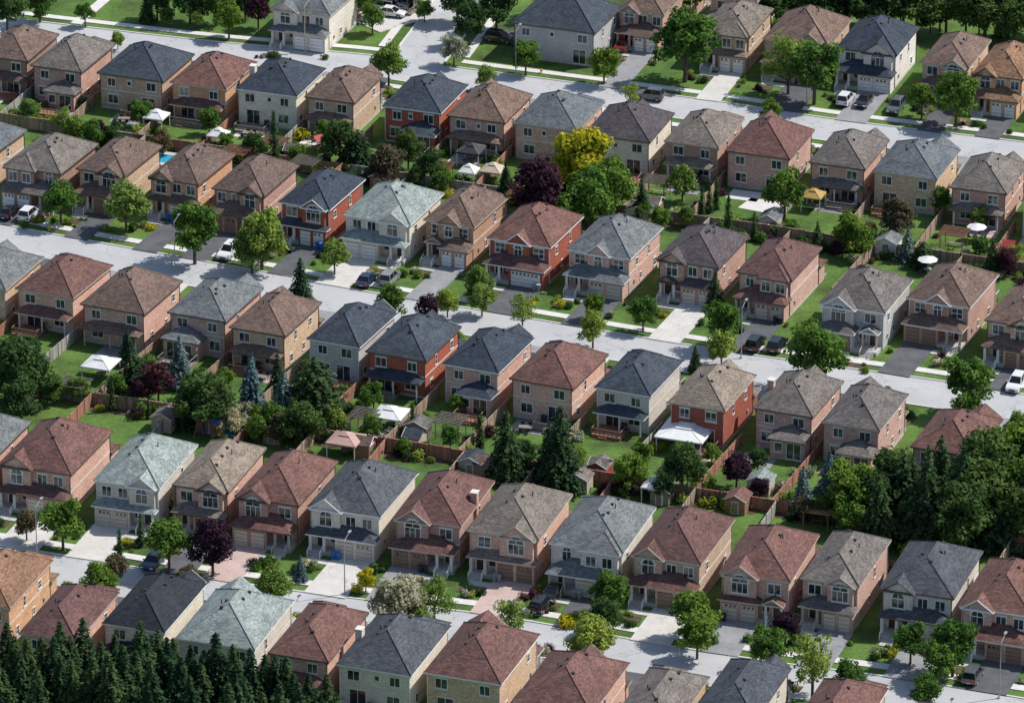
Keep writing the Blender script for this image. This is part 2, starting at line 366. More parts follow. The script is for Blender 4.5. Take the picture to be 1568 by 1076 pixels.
    if w>8 and R.random()<.6: win(b,(.3,y1,4.1),T,N,.6,.7,1,1)
    ex=o.get('e',R.choice([0,0,1,2]))
    if ex==1:
        ew=w*.62;b.box('walls',wm,x0+.003,x0+ew,y1,y1+2.6,-.1,2.7)
        b.sy=-1;leanto(b,rm,tm,x0,x0+ew,-(y1+2.6),-y1,2.9,.42);b.sy=1
        win(b,(x0+ew*.3,y1+2.6,.3),T,N,1.8,2.1,2,1,False,None,False);win(b,(x0+ew*.75,y1+2.6,1.1),T,N,1.0,1.2,1,1)
        win(b,(x1-1.5,y1,1.0),T,N,1.4,1.3,2,1)
        yb=y1+2.6
    elif ex==2:
        b.sy=-1;leanto(b,rm,tm,x0+.3,x1-.3,-(y1+1.5),-y1,2.8,.45);b.sy=1
        for xx in (x0+.6,0,x1-.6): b.beam('veranda_posts',pcol,(xx,y1+1.4,0),(xx,y1+1.4,2.65),.12)
        win(b,(x0+2.2,y1,.3),T,N,1.9,2.1,2,1,False,None,False);win(b,(x1-2,y1,1.0),T,N,1.5,1.3,2,1);yb=y1+.1
    else:
        win(b,(x0+2.2,y1,.3),T,N,1.9,2.1,2,1,False,None,False);win(b,(x1-2,y1,1.0),T,N,1.5,1.3,2,1);yb=y1+.1
    if R.random()<.75 or o.get('deck'):
        a=x0+.5;c=x0+R.uniform(4,5.6);wd=M[R.choice(['wood','woodg'])];dd=R.uniform(2.5,3.6)
        b.box('deck',wd,a,c,yb+.02,yb+dd,-.1,.45)
        for i in range(8):
            xx=a+(c-a)*i/7;b.beam('deck_railing',wd,(xx,yb+dd-.05,.4),(xx,yb+dd-.05,1.3),.05)
        b.beam('deck_railing',wd,(a,yb+dd-.05,1.3),(c,yb+dd-.05,1.3),.07);b.beam('deck_railing',wd,(c,yb+.1,1.3),(c,yb+dd-.05,1.3),.06)
        b.beam('deck_railing',wd,(a,yb+.1,1.3),(a,yb+dd-.05,1.3),.06);b.beam('deck_railing',wd,(a,yb+dd-.05,.8),(c,yb+dd-.05,.8),.04)
        b.box('deck_steps',wd,a+1,a+2.2,yb+dd+.01,yb+dd+.35,-.1,.25)
        b.box('barbecue',M['dark'],c-.9,c-.2,yb+.4,yb+.9,.5,1.4)
    b.sx=1
    b.done(name,loc,rot)
    sgn=-1 if o.get('m') else 1
    return dict(gx=sgn*(ga+gb)/2,gy=y0-gp,gw=gw,w=w,d=d,px=sgn*(x0+1.3),porchy=y0-gp-1.2)
# ---------------------------------------------------------------- layout survey
ROADS=dict(
 S1=[(-160,20),(0,42),(150,60),(330,80),(560,100),(700,120),(860,141),(1080,170),(1280,200),(1568,235),(1760,262)],
 S2=[(-160,335),(-60,352),(60,375),(270,413),(410,438),(520,460),(720,493),(850,515),(1000,540),(1180,568),(1400,598),(1568,625),(1760,655)],
 S3=[(-160,838),(-60,850),(100,875),(250,900),(475,932),(720,962),(860,985),(1000,1010),(1180,1038),(1350,1060),(1568,1095),(1760,1125)],
 S4=[(625,108),(650,78),(675,45),(708,0),(745,-50),(790,-110)])
def smooth(pts,n=8):
    out=[]
    for i in range(len(pts)-1):
        p0=pts[max(0,i-1)];p1=pts[i];p2=pts[i+1];p3=pts[min(len(pts)-1,i+2)]
        for j in range(n):
            t=j/n
            out.append(tuple(.5*((2*p1[k])+(-p0[k]+p2[k])*t+(2*p0[k]-5*p1[k]+4*p2[k]-p3[k])*t*t+(-p0[k]+3*p1[k]-3*p2[k]+p3[k])*t**3) for k in (0,1)))
    out.append(pts[-1]);return out
RW={k:[g(*p) for p in smooth(v)] for k,v in ROADS.items()}
def off(pts,o):
    out=[]
    for i,p in enumerate(pts):
        a=pts[max(0,i-1)];c=pts[min(len(pts)-1,i+1)];d=(c-a).normalized();out.append(p+Vector((-d.y,d.x,0))*o)
    return out
def strip(name,pts,o0,o1,z,mat,thick=True,skip=None):
    A=off(pts,o0);B=off(pts,o1);b=Bd()
    for i in range(len(pts)-1):
        if skip and (skip(A[i]) or skip(A[i+1])): continue
        a,c,e,f=A[i],A[i+1],B[i+1],B[i]
        up=Vector((0,0,z))
        b.face(name,mat,[a+up,c+up,e+up,f+up])
        if thick:
            lo=Vector((0,0,-.05));b.face(name,mat,[a+lo,c+lo,c+up,a+up]);b.face(name,mat,[f+up,e+up,e+lo,f+lo])
    return b.done(name,(0,0,0),0,True)
def dist(p,pts):
    m=1e9
    for i in range(len(pts)-1):
        a=pts[i];c=pts[i+1];d=c-a;t=max(0,min(1,(p-a).dot(d)/d.length_squared));m=min(m,((a+d*t)-p).length)
    return m
b=Bd();b.face('ground',M['grass'],[(-3000,-1200,0),(3000,-1200,0),(3000,6000,0),(-3000,6000,0)]);b.done('ground',(0,0,0),0,True)
HW=4.2
inS4=lambda p: dist(p,RW['S4'])<HW+1.2
inS1=lambda p: dist(p,RW['S1'])<HW+.3
for k in ('S1','S2','S3'):
    strip('asphalt_road',RW[k],-HW,HW,.004,M['road'],False)
    strip('concrete_kerb',RW[k],-HW-.25,-HW,.12,M['walk'])
    strip('concrete_kerb',RW[k],HW,HW+.25,.12,M['walk'],True,inS4 if k=='S1' else None)
    strip('concrete_sidewalk',RW[k],HW+1.9,HW+3.3,.12,M['walk'],True,inS4 if k=='S1' else None)
strip('concrete_sidewalk',RW['S1'],-HW-3.3,-HW-1.9,.12,M['walk'])
strip('asphalt_road',RW['S4'],-HW,HW,.008,M['road'],False)
for s in (-1,1):
    strip('concrete_kerb',RW['S4'],s*HW,s*(HW+.25),.12,M['walk'],True,inS1)
    strip('concrete_sidewalk',RW['S4'],s*(HW+1.9),s*(HW+3.2),.12,M['walk'],True,lambda p:dist(p,RW['S1'])<HW+3.4)
rows=[
 dict(n='Y',d=12.5,f=0,ref='S1',h=[(985,1100,-38,'brn','tan',{}),(1085,1200,-22,'tan','pnk',{}),(560,690,-60,'sla','crm',{})]),
 dict(n='Z',d=12.5,f=1,ref='S1',h=[(415,550,-2,'gry','crm',dict(s=1,full=1)),(780,962,22,'sla','gry',dict(s=2,rev=1,e=0)),(945,1050,-2,'brn','pbr',{}),(1075,1182,30,'tan','tan',dict(s=3)),
   (1165,1310,44,'brn','tan',dict(s=0)),(1275,1412,57,'sla','wht',dict(s=0,g='garw')),(1405,1525,78,'brn','tan',dict(s=0)),(1482,1606,95,'org','org',dict(s=1)),(1600,1720,110,'brn','pnk',{})]),
 dict(n='A',d=12,f=0,ref='S1',h=[(-140,-20,60,'tau','tan',{}),(-30,88,68,'brn','brn',dict(e=2,deck=1)),(50,172,84,'tau','pbr',dict(e=1,deck=1)),(150,300,97,'sla','tan',dict(e=0,deck=1)),(258,395,110,'red','org',dict(e=2)),(360,500,120,'sla','crm',dict(e=0,trim='trimw')),
   (468,585,131,'brn','tan',dict(e=2)),(585,720,146,'sla','red',dict(e=1,trim='trimw')),(682,817,160,'brn','pnk',dict(e=2)),(785,927,172,'gry','pnk',dict(e=0)),(892,1035,189,'pur','crm',dict(e=0)),
   (1015,1145,199,'tan','pbr',dict(e=2)),(1105,1250,214,'red','pnk',dict(e=0)),(1235,1370,231,'tau','pnk',dict(e=2)),(1328,1475,245,'gry','tan',dict(e=0)),(1450,1578,268,'tau','pbr',dict(e=2)),(1560,1690,290,'brn','tan',{})]),
 dict(n='B',d=12.5,f=1,ref='S2',h=[(-105,38,214,'gry','tan',dict(s=3)),(8,150,236,'tau','brn',dict(s=3,m=1)),(125,240,240,'brn','tan',dict(s=0,g='garb')),(230,358,253,'brn','org',dict(s=1)),(325,458,270,'brn','pbr',dict(s=1,m=1)),(435,552,291,'sla','red',dict(s=0,g='garw',trim='trimw')),
   (525,682,312,'lgr','crm',dict(s=1,m=1,trim='trimw')),(650,778,318,'brn','org',dict(s=2,g='garw',full=0)),(745,895,347,'red','red',dict(s=2,g='garw',nd=1,full=1,trim='trimw')),(867,1017,364,'gry','pnk',dict(s=2,full=1,g='garc')),
   (1003,1150,378,'pur','pbr',dict(s=1,full=0,g='garc')),(1125,1262,397,'red','pnk',dict(s=3,g='garc')),(1250,1410,446,'tau','gry',dict(s=0,full=0,m=1)),(1378,1535,437,'brn','pbr',dict(s=2,g='garb',m=1)),(1505,1640,470,'brn','tan',dict(s=0))]),
 dict(n='C',d=12.3,f=0,ref='S2',h=[(-190,-50,395,'red','pnk',{}),(-75,70,412,'gry','tan',dict(e=0)),(22,172,423,'red','pnk',dict(e=2,deck=1)),(125,278,447,'brn','pnk',dict(e=2)),(258,402,459,'gry','pnk',dict(e=1)),(352,492,481,'brn','tan',dict(e=2)),(470,612,499,'sla','gry',dict(e=0,trim='trimw')),
   (555,708,518,'sla','red',dict(e=2,deck=1)),(678,818,537,'sla','pnk',dict(e=1)),(780,932,560,'red','pnk',dict(e=0)),(912,1045,572,'sla','crm',dict(e=2,trim='trimw')),(1022,1160,594,'tan','red',dict(e=0)),
   (1150,1295,603,'tau','pnk',dict(e=1)),(1258,1392,624,'tau','pnk',dict(e=1)),(1390,1540,662,'red','pnk',dict(e=0)),(1520,1670,678,'gry','pnk',{})]),
 dict(n='D',d=14,f=1,ref='S3',h=[(-120,45,670,'gry','pnk',dict(s=0)),(0,170,684,'red','pnk',dict(s=1)),(140,322,708,'lgr','crm',dict(s=1,m=1,trim='trimw',g='garc')),(245,412,712,'tan','pnk',dict(s=0,g='garb')),(362,517,732,'red','pbr',dict(s=0,m=1,g='garc')),(472,640,748,'dgr','crm',dict(s=1,g='garc',trim='trimw')),
   (600,765,764,'red','pbr',dict(s=0,m=1,g='garb')),(708,880,783,'tan','pnk',dict(s=0,g='garb')),(838,1010,803,'gry','crm',dict(s=3,trim='trimw')),(962,1128,820,'red','tan',dict(s=1,g='garb')),(1095,1270,847,'red','pnk',dict(s=0,full=0,m=1,g='garc')),(1213,1370,854,'tau','pnk',dict(s=0,g='garc')),
   (1343,1510,871,'dgr','crm',dict(s=1,g='garc')),(1465,1630,898,'red','pnk',dict(s=1,g='garb')),(1590,1750,915,'tau','tan',{})]),
 dict(n='E',d=14,f=0,ref='S3',h=[(-85,78,886,'org','org',{}),(30,193,938,'red','pnk',{}),(145,318,922,'blk','crm',{}),(270,450,947,'lgr','crm',dict(trim='trimw')),(410,572,968,'red','pnk',{}),(508,692,986,'dgr','crm',dict(trim='trimw',e=0)),
   (650,827,999,'red','tan',dict(e=0)),(785,965,1043,'red','pnk',{}),(935,1100,1068,'tau','tan',{}),(1050,1215,1053,'dgr','crm',dict(e=0)),(1210,1360,1085,'red','pnk',{}),(1350,1500,1125,'tau','tan',{}),(1480,1640,1140,'gry','pnk',{})]),
]
WN=dict(crm='stucco_house',gry='stucco_house',wht='stucco_house')
DRV=dict(B=['dasp','dasp','dasp','dasp','dasp','dasp','dcon','dgry','dasp','dasp','dcon','dasp','dgry','dasp','dasp'],
         D=['dcon','dcon','dcon','dasp','dpav','dcon','dgry','dpav','dasp','dcon','dgry','dgry','dgry','dasp','dasp'])
H={}
shr=[];bins=[]
def quad_slab(name,P,z,mat):
    b=Bd();up=Vector((0,0,z));lo=Vector((0,0,-.05));P=[Vector((p.x,p.y,0)) for p in P]
    b.face(name,mat,[p+up for p in P])
    for i in range(len(P)):
        a=P[i];c=P[(i+1)%len(P)];b.face(name,mat,[a+lo,c+lo,c+up,a+up])
    return b.done(name,(0,0,0),0,True)
for r in rows:
    eh=5.7 if r['n']!='D' else 5.9
    C=[g((h[0]+h[1])/2,h[2],eh) for h in r['h']]
    n=len(C);mx=sum(c.x for c in C)/n;my=sum(c.y for c in C)/n
    sl=sum((c.x-mx)*(c.y-my) for c in C)/sum((c.x-mx)**2 for c in C)
    th=math.atan(sl)
    if r['n'] in 'ZY': th=rad(-20)
    r['th']=th;u=Vector((math.cos(th),math.sin(th),0));v=Vector((-math.sin(th),math.cos(th),0))
    W=[]
    for i,(h,c) in enumerate(zip(r['h'],C)):
        k=kk(c);wo=((h[1]-h[0])/k-r['d']*abs(math.sin(th)))/math.cos(th);W.append(max(8.0,min(11.8,wo)))
    for _ in range(4):
        for i in range(n-1):
            if r['n']=='Y': break
            dd=C[i+1]-C[i]
            if abs(dd.dot(v))>r['d']: continue
            gap=dd.dot(u)-(W[i]+W[i+1])/2
            if gap<1.0:
                e=(1.0-gap)/2;W[i]-=e;W[i+1]-=e
                if W[i]<7.6: W[i]=7.6
                if W[i+1]<7.6: W[i+1]=7.6
                C[i]-=u*e*.3;C[i+1]+=u*e*.3
    H[r['n']]=dict(C=C,u=u,v=v,th=th,d=r['d'],mean=Vector((mx,my,0)),W=W)
    for i,(h,c) in enumerate(zip(r['h'],C)):
        wo=W[i]
        o=dict(h[5]);front=r['f']
        if o.get('rev'): front=0;wo=13.5
        rot=th+(0 if front else math.pi)+rad(R.uniform(-1.2,1.2))
        if 's' not in o: o['s']=R.randrange(4)
        if 'm' not in o: o['m']=R.choice([0,1]) if not front else 0
        loc=Vector((c.x,c.y,0))
        inf=house(loc,rot,wo,r['d'],ROOF[h[3]],WALL[h[4]],WN.get(h[4],'brick_house'),o,eh)
        fx=Vector((math.cos(rot),math.sin(rot),0));fy=Vector((-math.sin(rot),math.cos(rot),0))
        if o.get('rev') or r['n']=='Y': continue
        st=loc+fx*inf['gx']+fy*(inf['gy'])
        t=0
        while t<22 and dist(st-fy*t,RW[r['ref']])>HW: t+=.2
        if t>=22: t=7
        dm=M[(DRV.get(r['n']) or ['dasp','dasp','dgry','dcon','dasp','dgry']*4)[i]]
        hw=inf['gw']/2-.15+(.3 if r['n']=='D' else 0)
        quad_slab('driveway',[st-fx*hw+fy*.05,st-fx*hw-fy*t,st+fx*hw-fy*t,st+fx*hw+fy*.05],.13,dm)
        ps=loc+fx*inf['px']+fy*inf['porchy'];sg=1 if inf['gx']>inf['px'] else -1
        a=(abs(inf['gx']-inf['px'])-hw)
        quad_slab('front_path',[ps-fx*.6*sg,ps-fx*.6*sg-fy*1.3,ps+fx*sg*a-fy*1.3,ps+fx*sg*a,],.1,M['conc'])
        bc=loc+fx*(inf['px']+.2*sg)+fy*(inf['porchy']-2.6)
        quad_slab('flower_bed',[bc-fx*1.5-fy*.9,bc+fx*1.5-fy*.7,bc+fx*1.3+fy*.9,bc-fx*1.4+fy*.7],.05,M['soil'])
        for j in range(R.randint(4,8)):
            q=loc+fx*(inf['px']+R.uniform(-1.7,2.2)*sg)+fy*(inf['porchy']-R.uniform(1.6,4.8));shr.append((q,R.uniform(.4,1.0)))
        for j in range(R.randint(1,3)):
            q=loc+fx*(inf['gx']+sg*(hw+R.uniform(.4,1)))+fy*(inf['gy']-R.uniform(.5,6));shr.append((q,R.uniform(.4,.8)))
        if R.random()<.4: bins.append((st+fx*(hw-.5)*R.choice([-1,1])-fy*.7,rot))
# ---------------------------------------------------------------- fences
def fence(name,a,c,mat,h=1.8,z=0):
    a=Vector((a.x,a.y,0));c=Vector((c.x,c.y,0));L=(c-a).length
    if L<1: return
    b=Bd();b.box('boards',mat,0,L,-.03,.03,.05,h);b.box('top_rail',mat,0,L,-.08,.08,h+.003,h+.06)
    n=max(1,int(L/2.4))
    for i in range(n+1): b.box('posts',M['woodg'],L*i/n-.07,L*i/n+.07,-.09,.09,0,h+.18)
    b.done(name,a,math.atan2(c.y-a.y,c.x-a.x),True)
def rayline(p,d,q,e):
    den=d.x*e.y-d.y*e.x;w=q-p;return (w.x*e.y-w.y*e.x)/den
rear={}
for up,lo in (('A','B'),('C','D')):
    a=H[up];c=H[lo]
    pts=[]
    for s in (-60,60):
        p=a['mean']+a['u']*s;t=rayline(p,-a['v'],c['mean'],c['u']);half=(a['d']-c['d'])/4
        pts.append(p-a['v']*(t/2+half))
    L0,L1=pts;e=(L1-L0).normalized();rear[up]=(L0,e);rear[lo]=(L0,e)
    s=-95
    while s<95:
        m=(L0+L1)/2
        fence('wooden_fence',m+e*s,m+e*(s+11.5),M[R.choice(['fence1','fence1','fence2','fence3'])],R.choice([1.7,1.8,1.9]));s+=11.52
for rn,sg in (('A',-1),('B',1),('C',-1),('D',1)):
    h=H[rn];L0,e=rear[rn];v=h['v']*sg;u=h['u']
    for i in range(len(h['C'])-1):
        m=(h['C'][i]+h['C'][i+1])/2;m.z=0
        m+=u*((h['W'][i]-h['W'][i+1])/4)
        t=rayline(m,v,L0,e)
        if t<0 or t>40: continue
        t0=h['d']/2-1.5
        fence('wooden_fence',m+v*t0,m+v*(t-.15),M[R.choice(['fence1','fence2','fence1','fence3'])],R.choice([1.6,1.8]))
        h.setdefault('yards',[]).append((m,t0,t))
# ---------------------------------------------------------------- trees
def leafquad(V,Fc,p,n,s,asp=.6):
    n=n.normalized() if n.length>1e-6 else Z
    a=n.orthogonal().normalized();b=n.cross(a);t=R.uniform(0,6.28);c,sn=math.cos(t),math.sin(t)
    a,b=(a*c+b*sn)*s,(b*c-a*sn)*s*asp
    i=len(V);V.extend([p-a,p-b,p+a,p+b]);Fc.append((i,i+1,i+2,i+3))
def rv(): 
    while True:
        v=Vector((R.uniform(-1,1),R.uniform(-1,1),R.uniform(-1,1)))
        if .05<v.length<1: return v
def treemesh(lm,rx=3,rz=3.1,zc=4.35,nc=34,per=125,ls=.2):
    V=[];Fc=[];b=Bd();tops=[]
    lop=Vector((R.uniform(-.2,.2),R.uniform(-.2,.2),0))
    for i in range(nc):
        d=rv().normalized()
        if d.z<-.75: d.z*=-.6;d.normalize()
        f=R.uniform(.45,.92)
        c=Vector((d.x*rx*f,d.y*rx*f,d.z*rz*f))+lop*rx*max(0,d.z);cr=R.uniform(.55,1.15)*rx/3
        if d.z>0: c.x*=1-.25*d.z;c.y*=1-.25*d.z
        c+=Vector((0,0,zc));tops.append(c)
        for j in range(int(per*cr*cr*1.1)):
            q=rv().normalized()*cr*R.uniform(.5,1.12);q.z*=.8
            leafquad(V,Fc,c+q,q+rv()*.9+Z*.5,R.uniform(.7,1.4)*ls)
    for j in range(nc*8):
        q=rv();leafquad(V,Fc,Vector((q.x*rx*.75,q.y*rx*.75,zc+q.z*rz*.75)),rv(),ls*1.6)
    b.p['leaves']=[V,Fc,lm]
    b.beam('trunk',M['bark'],(0,0,-.1),(0,0,zc-1),.2,.13,8)
    for c in tops[::3]: b.beam('limbs',M['bark'],(0,0,R.uniform(1.5,zc-1)),c,.09,.03,5)
    return mk('tree_mesh',b.p)[0]
def conemesh(lm,h=10,rb=2.4,lev=19,z0=.7,ls=.24,po=.9):
    V=[];Fc=[];b=Bd()
    for l in range(lev):
        f=l/lev;z=z0+(h-z0)*f;r=rb*(1-f)**po*R.uniform(.85,1.12);n=max(5,int(11*(1-f)+4));a0=R.uniform(0,6)
        for i in range(n):
            a=a0+6.283*i/n+R.uniform(-.2,.2);rr=r*R.uniform(.72,1.15);m=max(5,int(rr*13))
            dr=Vector((math.cos(a),math.sin(a),0))
            for j in range(m):
                t=(j+R.random())/m;sp=.28*(1-t)+.12
                p=dr*(rr*(t**.7))+Z*(z+.25*t*(1-t)*2-.33*rr*t*t*.6)+Vector((R.uniform(-1,1)*sp*rr*.6,R.uniform(-1,1)*sp*rr*.6,R.uniform(-.18,.12)))
                leafquad(V,Fc,p,Z+rv()*.8+dr*.4,R.uniform(.7,1.3)*ls,.5)
    for j in range(14): leafquad(V,Fc,Vector((R.uniform(-.1,.1),R.uniform(-.1,.1),h-R.uniform(0,.8))),rv(),ls*.7,.4)
    b.p['leaves']=[V,Fc,lm]
    b.beam('trunk',M['bark'],(0,0,-.1),(0,0,h-.4),.2,.03,6)
    return mk('conifer_mesh',b.p)[0]
def bushmesh(lm,r=1.0,n=380,ls=.13):
    V=[];Fc=[];b=Bd()
    cs=[Vector((R.uniform(-.5,.5),R.uniform(-.5,.5),R.uniform(.35,.75)))*r for _ in range(7)]
    for j in range(n):
        c=R.choice(cs);q=rv().normalized()*R.uniform(.3,.55)*r;p=c+q;p.z=max(.05,p.z)
        leafquad(V,Fc,p,q+rv()*.4+Z*.2,R.uniform(.7,1.4)*ls)
    b.p['leaves']=[V,Fc,lm];b.beam('stem',M['bark'],(0,0,-.05),(0,0,.5),.05,.03,5)
    return mk('shrub_mesh',b.p)[0]
TM={}
for k,n in dict(g=4,l=3,d=3,p=2,y=1,w=1,b=1).items():
    TM[k]=[treemesh(LEAF[k],rz=R.uniform(2.8,3.5)) for _ in range(n)]
TM['l'][0]=treemesh(LEAF['l'],rx=3,nc=26,per=80,ls=.17)
TM['s']=[conemesh(LEAF['s'],9.6,2.7,19,.7,.25,.8) for _ in range(3)];TM['u']=[conemesh(LEAF['u'],9,2.5) for _ in range(2)]
TM['S']=[conemesh(LEAF['s'],12,2.9,24,.7,.26,.75) for _ in range(3)]
TM['r']=[conemesh(LEAF['s'],7.0,3.3,15,.4,.27,.5)]
TM['c']=[conemesh(LEAF['c'],5.5,.75,16,.2,.16,.5)]
BM=[bushmesh(LEAF[k]) for k in 'ggdlpsyw']
NM=dict(g='maple_tree',l='locust_tree',d='linden_tree',p='purple_plum_tree',y='golden_maple_tree',w='flowering_tree',b='bronze_beech_tree',s='spruce_tree',u='blue_spruce_tree',S='spruce_tree',c='cypress_tree',r='pine_tree')
def plant(p,s,k):
    o=bpy.data.objects.new(NM[k],R.choice(TM[k]));COL.objects.link(o)
    o.location=(p.x,p.y,0);o.rotation_euler=(0,0,R.uniform(0,6.28));o.scale=(s*R.uniform(.92,1.08),s*R.uniform(.92,1.08),s*R.uniform(.92,1.08))
def tree(x,y,wpx,k):
    base={'s':(5.2,9.6),'u':(5,9),'S':(4.6,12),'c':(1.7,5.5),'r':(6.4,7.0)}.get(k)
    p=g(x,y,4);s=wpx/kk(p)
    if base: s/=base[0];zc=base[1]*s*.5
    else: s/=5.6;zc=4.35*s
    plant(g(x,y,zc),s,k)
T='''720 28 58 d;570 25 38 g;595 95 52 l;350 25 48 g;255 20 28 g;395 12 45 p;805 80 48 g;745 115 32 l;925 95 48 g;1050 58 92 g;1208 88 78 l;1248 100 82 g;1412 150 44 g;1465 145 68 g;1180 172 38 g;965 140 32 l;695 72 40 w;
1195 5 60 d;1255 5 70 d;1320 0 60 d;1380 5 50 d;1425 22 40 d;1480 12 60 d;1555 30 60 d;1533 35 26 s;760 8 60 d;700 -10 60 d;850 -15 60 d;130 20 30 g;180 60 22 l;
1180 -12 70 d;1225 -8 70 d;1285 -10 80 d;1345 -8 80 d;1405 -5 80 d;1450 0 70 d;1510 0 80 d;1545 5 70 d;1590 5 80 d;1225 12 50 g;1290 15 44 d;1440 12 50 d;1500 25 45 g;1385 -20 80 d;1040 -15 60 d;1110 -8 60 g;1150 0 40 d;
10 5 60 d;60 -6 55 g;240 -5 50 d;290 -8 60 d;330 2 50 g;375 0 40 d;225 8 30 s;560 -5 50 g;300 25 26 l;60 20 20 g;650 12 30 g;
215 168 38 g;320 180 36 g;388 220 38 d;520 212 62 d;548 228 62 r;590 245 58 b;625 225 48 d;500 200 40 g;825 288 85 p;890 250 95 y;935 280 88 g;900 300 90 g;870 262 60 l;1045 275 48 l;1202 288 68 g;1375 325 62 b;1440 300 40 g;1115 340 25 c;
1086 300 17 c;1097 295 17 c;1075 312 16 c;1155 345 16 c;1300 350 50 g;1320 365 45 g;1390 370 35 u;660 250 45 d;140 205 40 g;115 200 40 g;95 185 35 l;170 205 30 d;420 215 26 c;455 235 30 g;
92 300 62 g;192 308 66 l;297 342 86 g;400 350 88 l;385 375 60 l;512 388 46 l;460 427 44 s;600 458 54 g;655 477 42 p;685 460 36 l;735 425 44 l;738 452 44 l;800 475 44 l;908 500 46 l;985 475 46 g;1108 490 62 g;1105 530 46 l;1065 547 26 s;1250 533 98 g;1485 580 80 g;910 465 36 g;1095 443 34 s;
1480 615 50 g;20 565 92 d;205 568 60 r;242 580 52 p;275 552 50 u;310 602 88 d;385 590 62 u;435 608 60 u;480 600 110 r;460 640 60 d;195 530 34 s;415 635 50 g;40 540 60 d;572 600 36 g;510 640 40 l;632 640 18 c;775 680 66 s;735 655 20 c;858 678 82 s;840 690 50 s;965 720 52 g;1045 710 68 d;1128 715 46 p;
330 620 60 b;285 610 50 s;225 560 40 g;180 590 36 g;345 575 30 g;425 570 40 s;395 650 40 g;430 650 40 b;370 625 36 w;60 575 60 d;
1230 745 44 u;1300 745 78 g;1385 745 100 r;1365 725 80 d;1270 720 40 u;1420 760 90 s;1510 720 110 d;1550 745 100 g;1475 755 90 s;1560 690 100 g;1480 785 90 d;1530 800 80 r;1345 775 70 s;1400 790 60 d;1600 760 100 d;1590 700 90 d;1440 740 80 s;1340 755 70 d;1300 785 50 g;1260 775 40 d;1560 655 50 g;255 760 20 c;
1500 745 110 d;1560 780 80 d;1440 790 60 g;1450 765 60 b;
95 792 70 g;183 835 20 c;258 828 70 g;325 835 68 p;215 810 18 c;150 882 58 g;175 865 48 b;288 885 48 b;415 893 60 l;460 868 26 u;610 915 74 w;665 915 58 l;640 940 44 l;780 945 62 l;932 905 58 g;925 935 52 d;1062 930 74 g;1068 965 62 g;905 975 74 l;1175 985 58 g;1203 955 46 p;1245 1015 78 l;1300 1040 62 g;1395 980 54 g;1460 985 74 g;1440 1010 60 g;1418 1055 52 g;40 800 40 b;560 885 30 y;
745 610 14 c;690 665 35 g;560 610 32 g;985 690 34 g;1360 600 20 g;1500 330 30 g;80 590 40 g;120 590 35 l;350 640 45 w;30 615 60 d;1210 345 25 g;1050 330 26 g;700 615 26 g;880 720 30 g;1090 690 30 g;1160 700 34 d;1010 330 34 g;680 270 34 g;640 265 30 d'''
for q in T.replace('\n','').split(';'):
    if q.strip():
        x,y,w,k=q.split();tree(float(x),float(y),float(w),k)
# spruce row, lower left (tip bearings)
for i in range(56):
    x=-20+i*9.6+R.uniform(-7,7);yt=(962 if x<270 else 980)+R.uniform(-18,18)+(i%3)*24
    if x>350: yt+=12
    if x>470: yt+=45
    s=R.uniform(.85,1.15);hh=12*s;p=g(x,yt,hh)
    o=bpy.data.objects.new('spruce_tree',R.choice(TM['S']));COL.objects.link(o);o.location=(p.x,p.y,0);o.rotation_euler=(0,0,R.uniform(0,6));o.scale=(s*1.1,s*1.1,s)
def shrub(p,s,mi=None):
    o=bpy.data.objects.new('garden_shrub',BM[mi] if mi is not None else R.choice(BM));COL.objects.link(o);o.location=(p.x,p.y,0);o.rotation_euler=(0,0,R.uniform(0,6));o.scale=(s,s,s*R.uniform(.8,1.2))
for p,s in shr: shrub(p,s)
for x,y,s,mi in ((870,958,1.3,6),(885,950,1.1,6),(898,945,1.0,6),(868,950,1.0,6),(818,912,1.0,4),(800,918,.9,4),(548,905,.9,6),(570,878,1.2,2),(1090,985,1,2),(1480,170,1,0),(630,905,1,2)): shrub(g(x,y),s,mi)
# ---------------------------------------------------------------- garden furniture
def shed(p,rot,w=2.6,d=2.2,wm=None,rm=None):
    b=Bd();wm=wm or M['beige'];rm=rm or ROOF['tau'];b.box('walls',wm,-w/2,w/2,-d/2,d/2,0,2)
    h=w/2+.2
    for s in (-1,1):
        b.face('roof',rm,[(s*h,-d/2-.2,1.98),(s*h,d/2+.2,1.98),(0,d/2+.2,2.8),(0,-d/2-.2,2.8)]);b.face('roof_underside',M['woodg'],[(s*h,-d/2-.2,1.93),(s*h,d/2+.2,1.93),(0,d/2+.2,2.75),(0,-d/2-.2,2.75)])
        b.face('walls',wm,[(-w/2,s*d/2,2),(w/2,s*d/2,2),(0,s*d/2,2.72)])
        b.beam('trim',M['trimw'],(s*h,-d/2-.22,1.95),(0,-d/2-.22,2.77),.05)
    b.box('door',M['trimw'],-.5,.5,-d/2-.05,-d/2-.003,.05,1.8);b.box('door_panel',M['woodg'],-.42,.42,-d/2-.08,-d/2-.053,.12,1.72)
    b.done('garden_shed',p,rot)
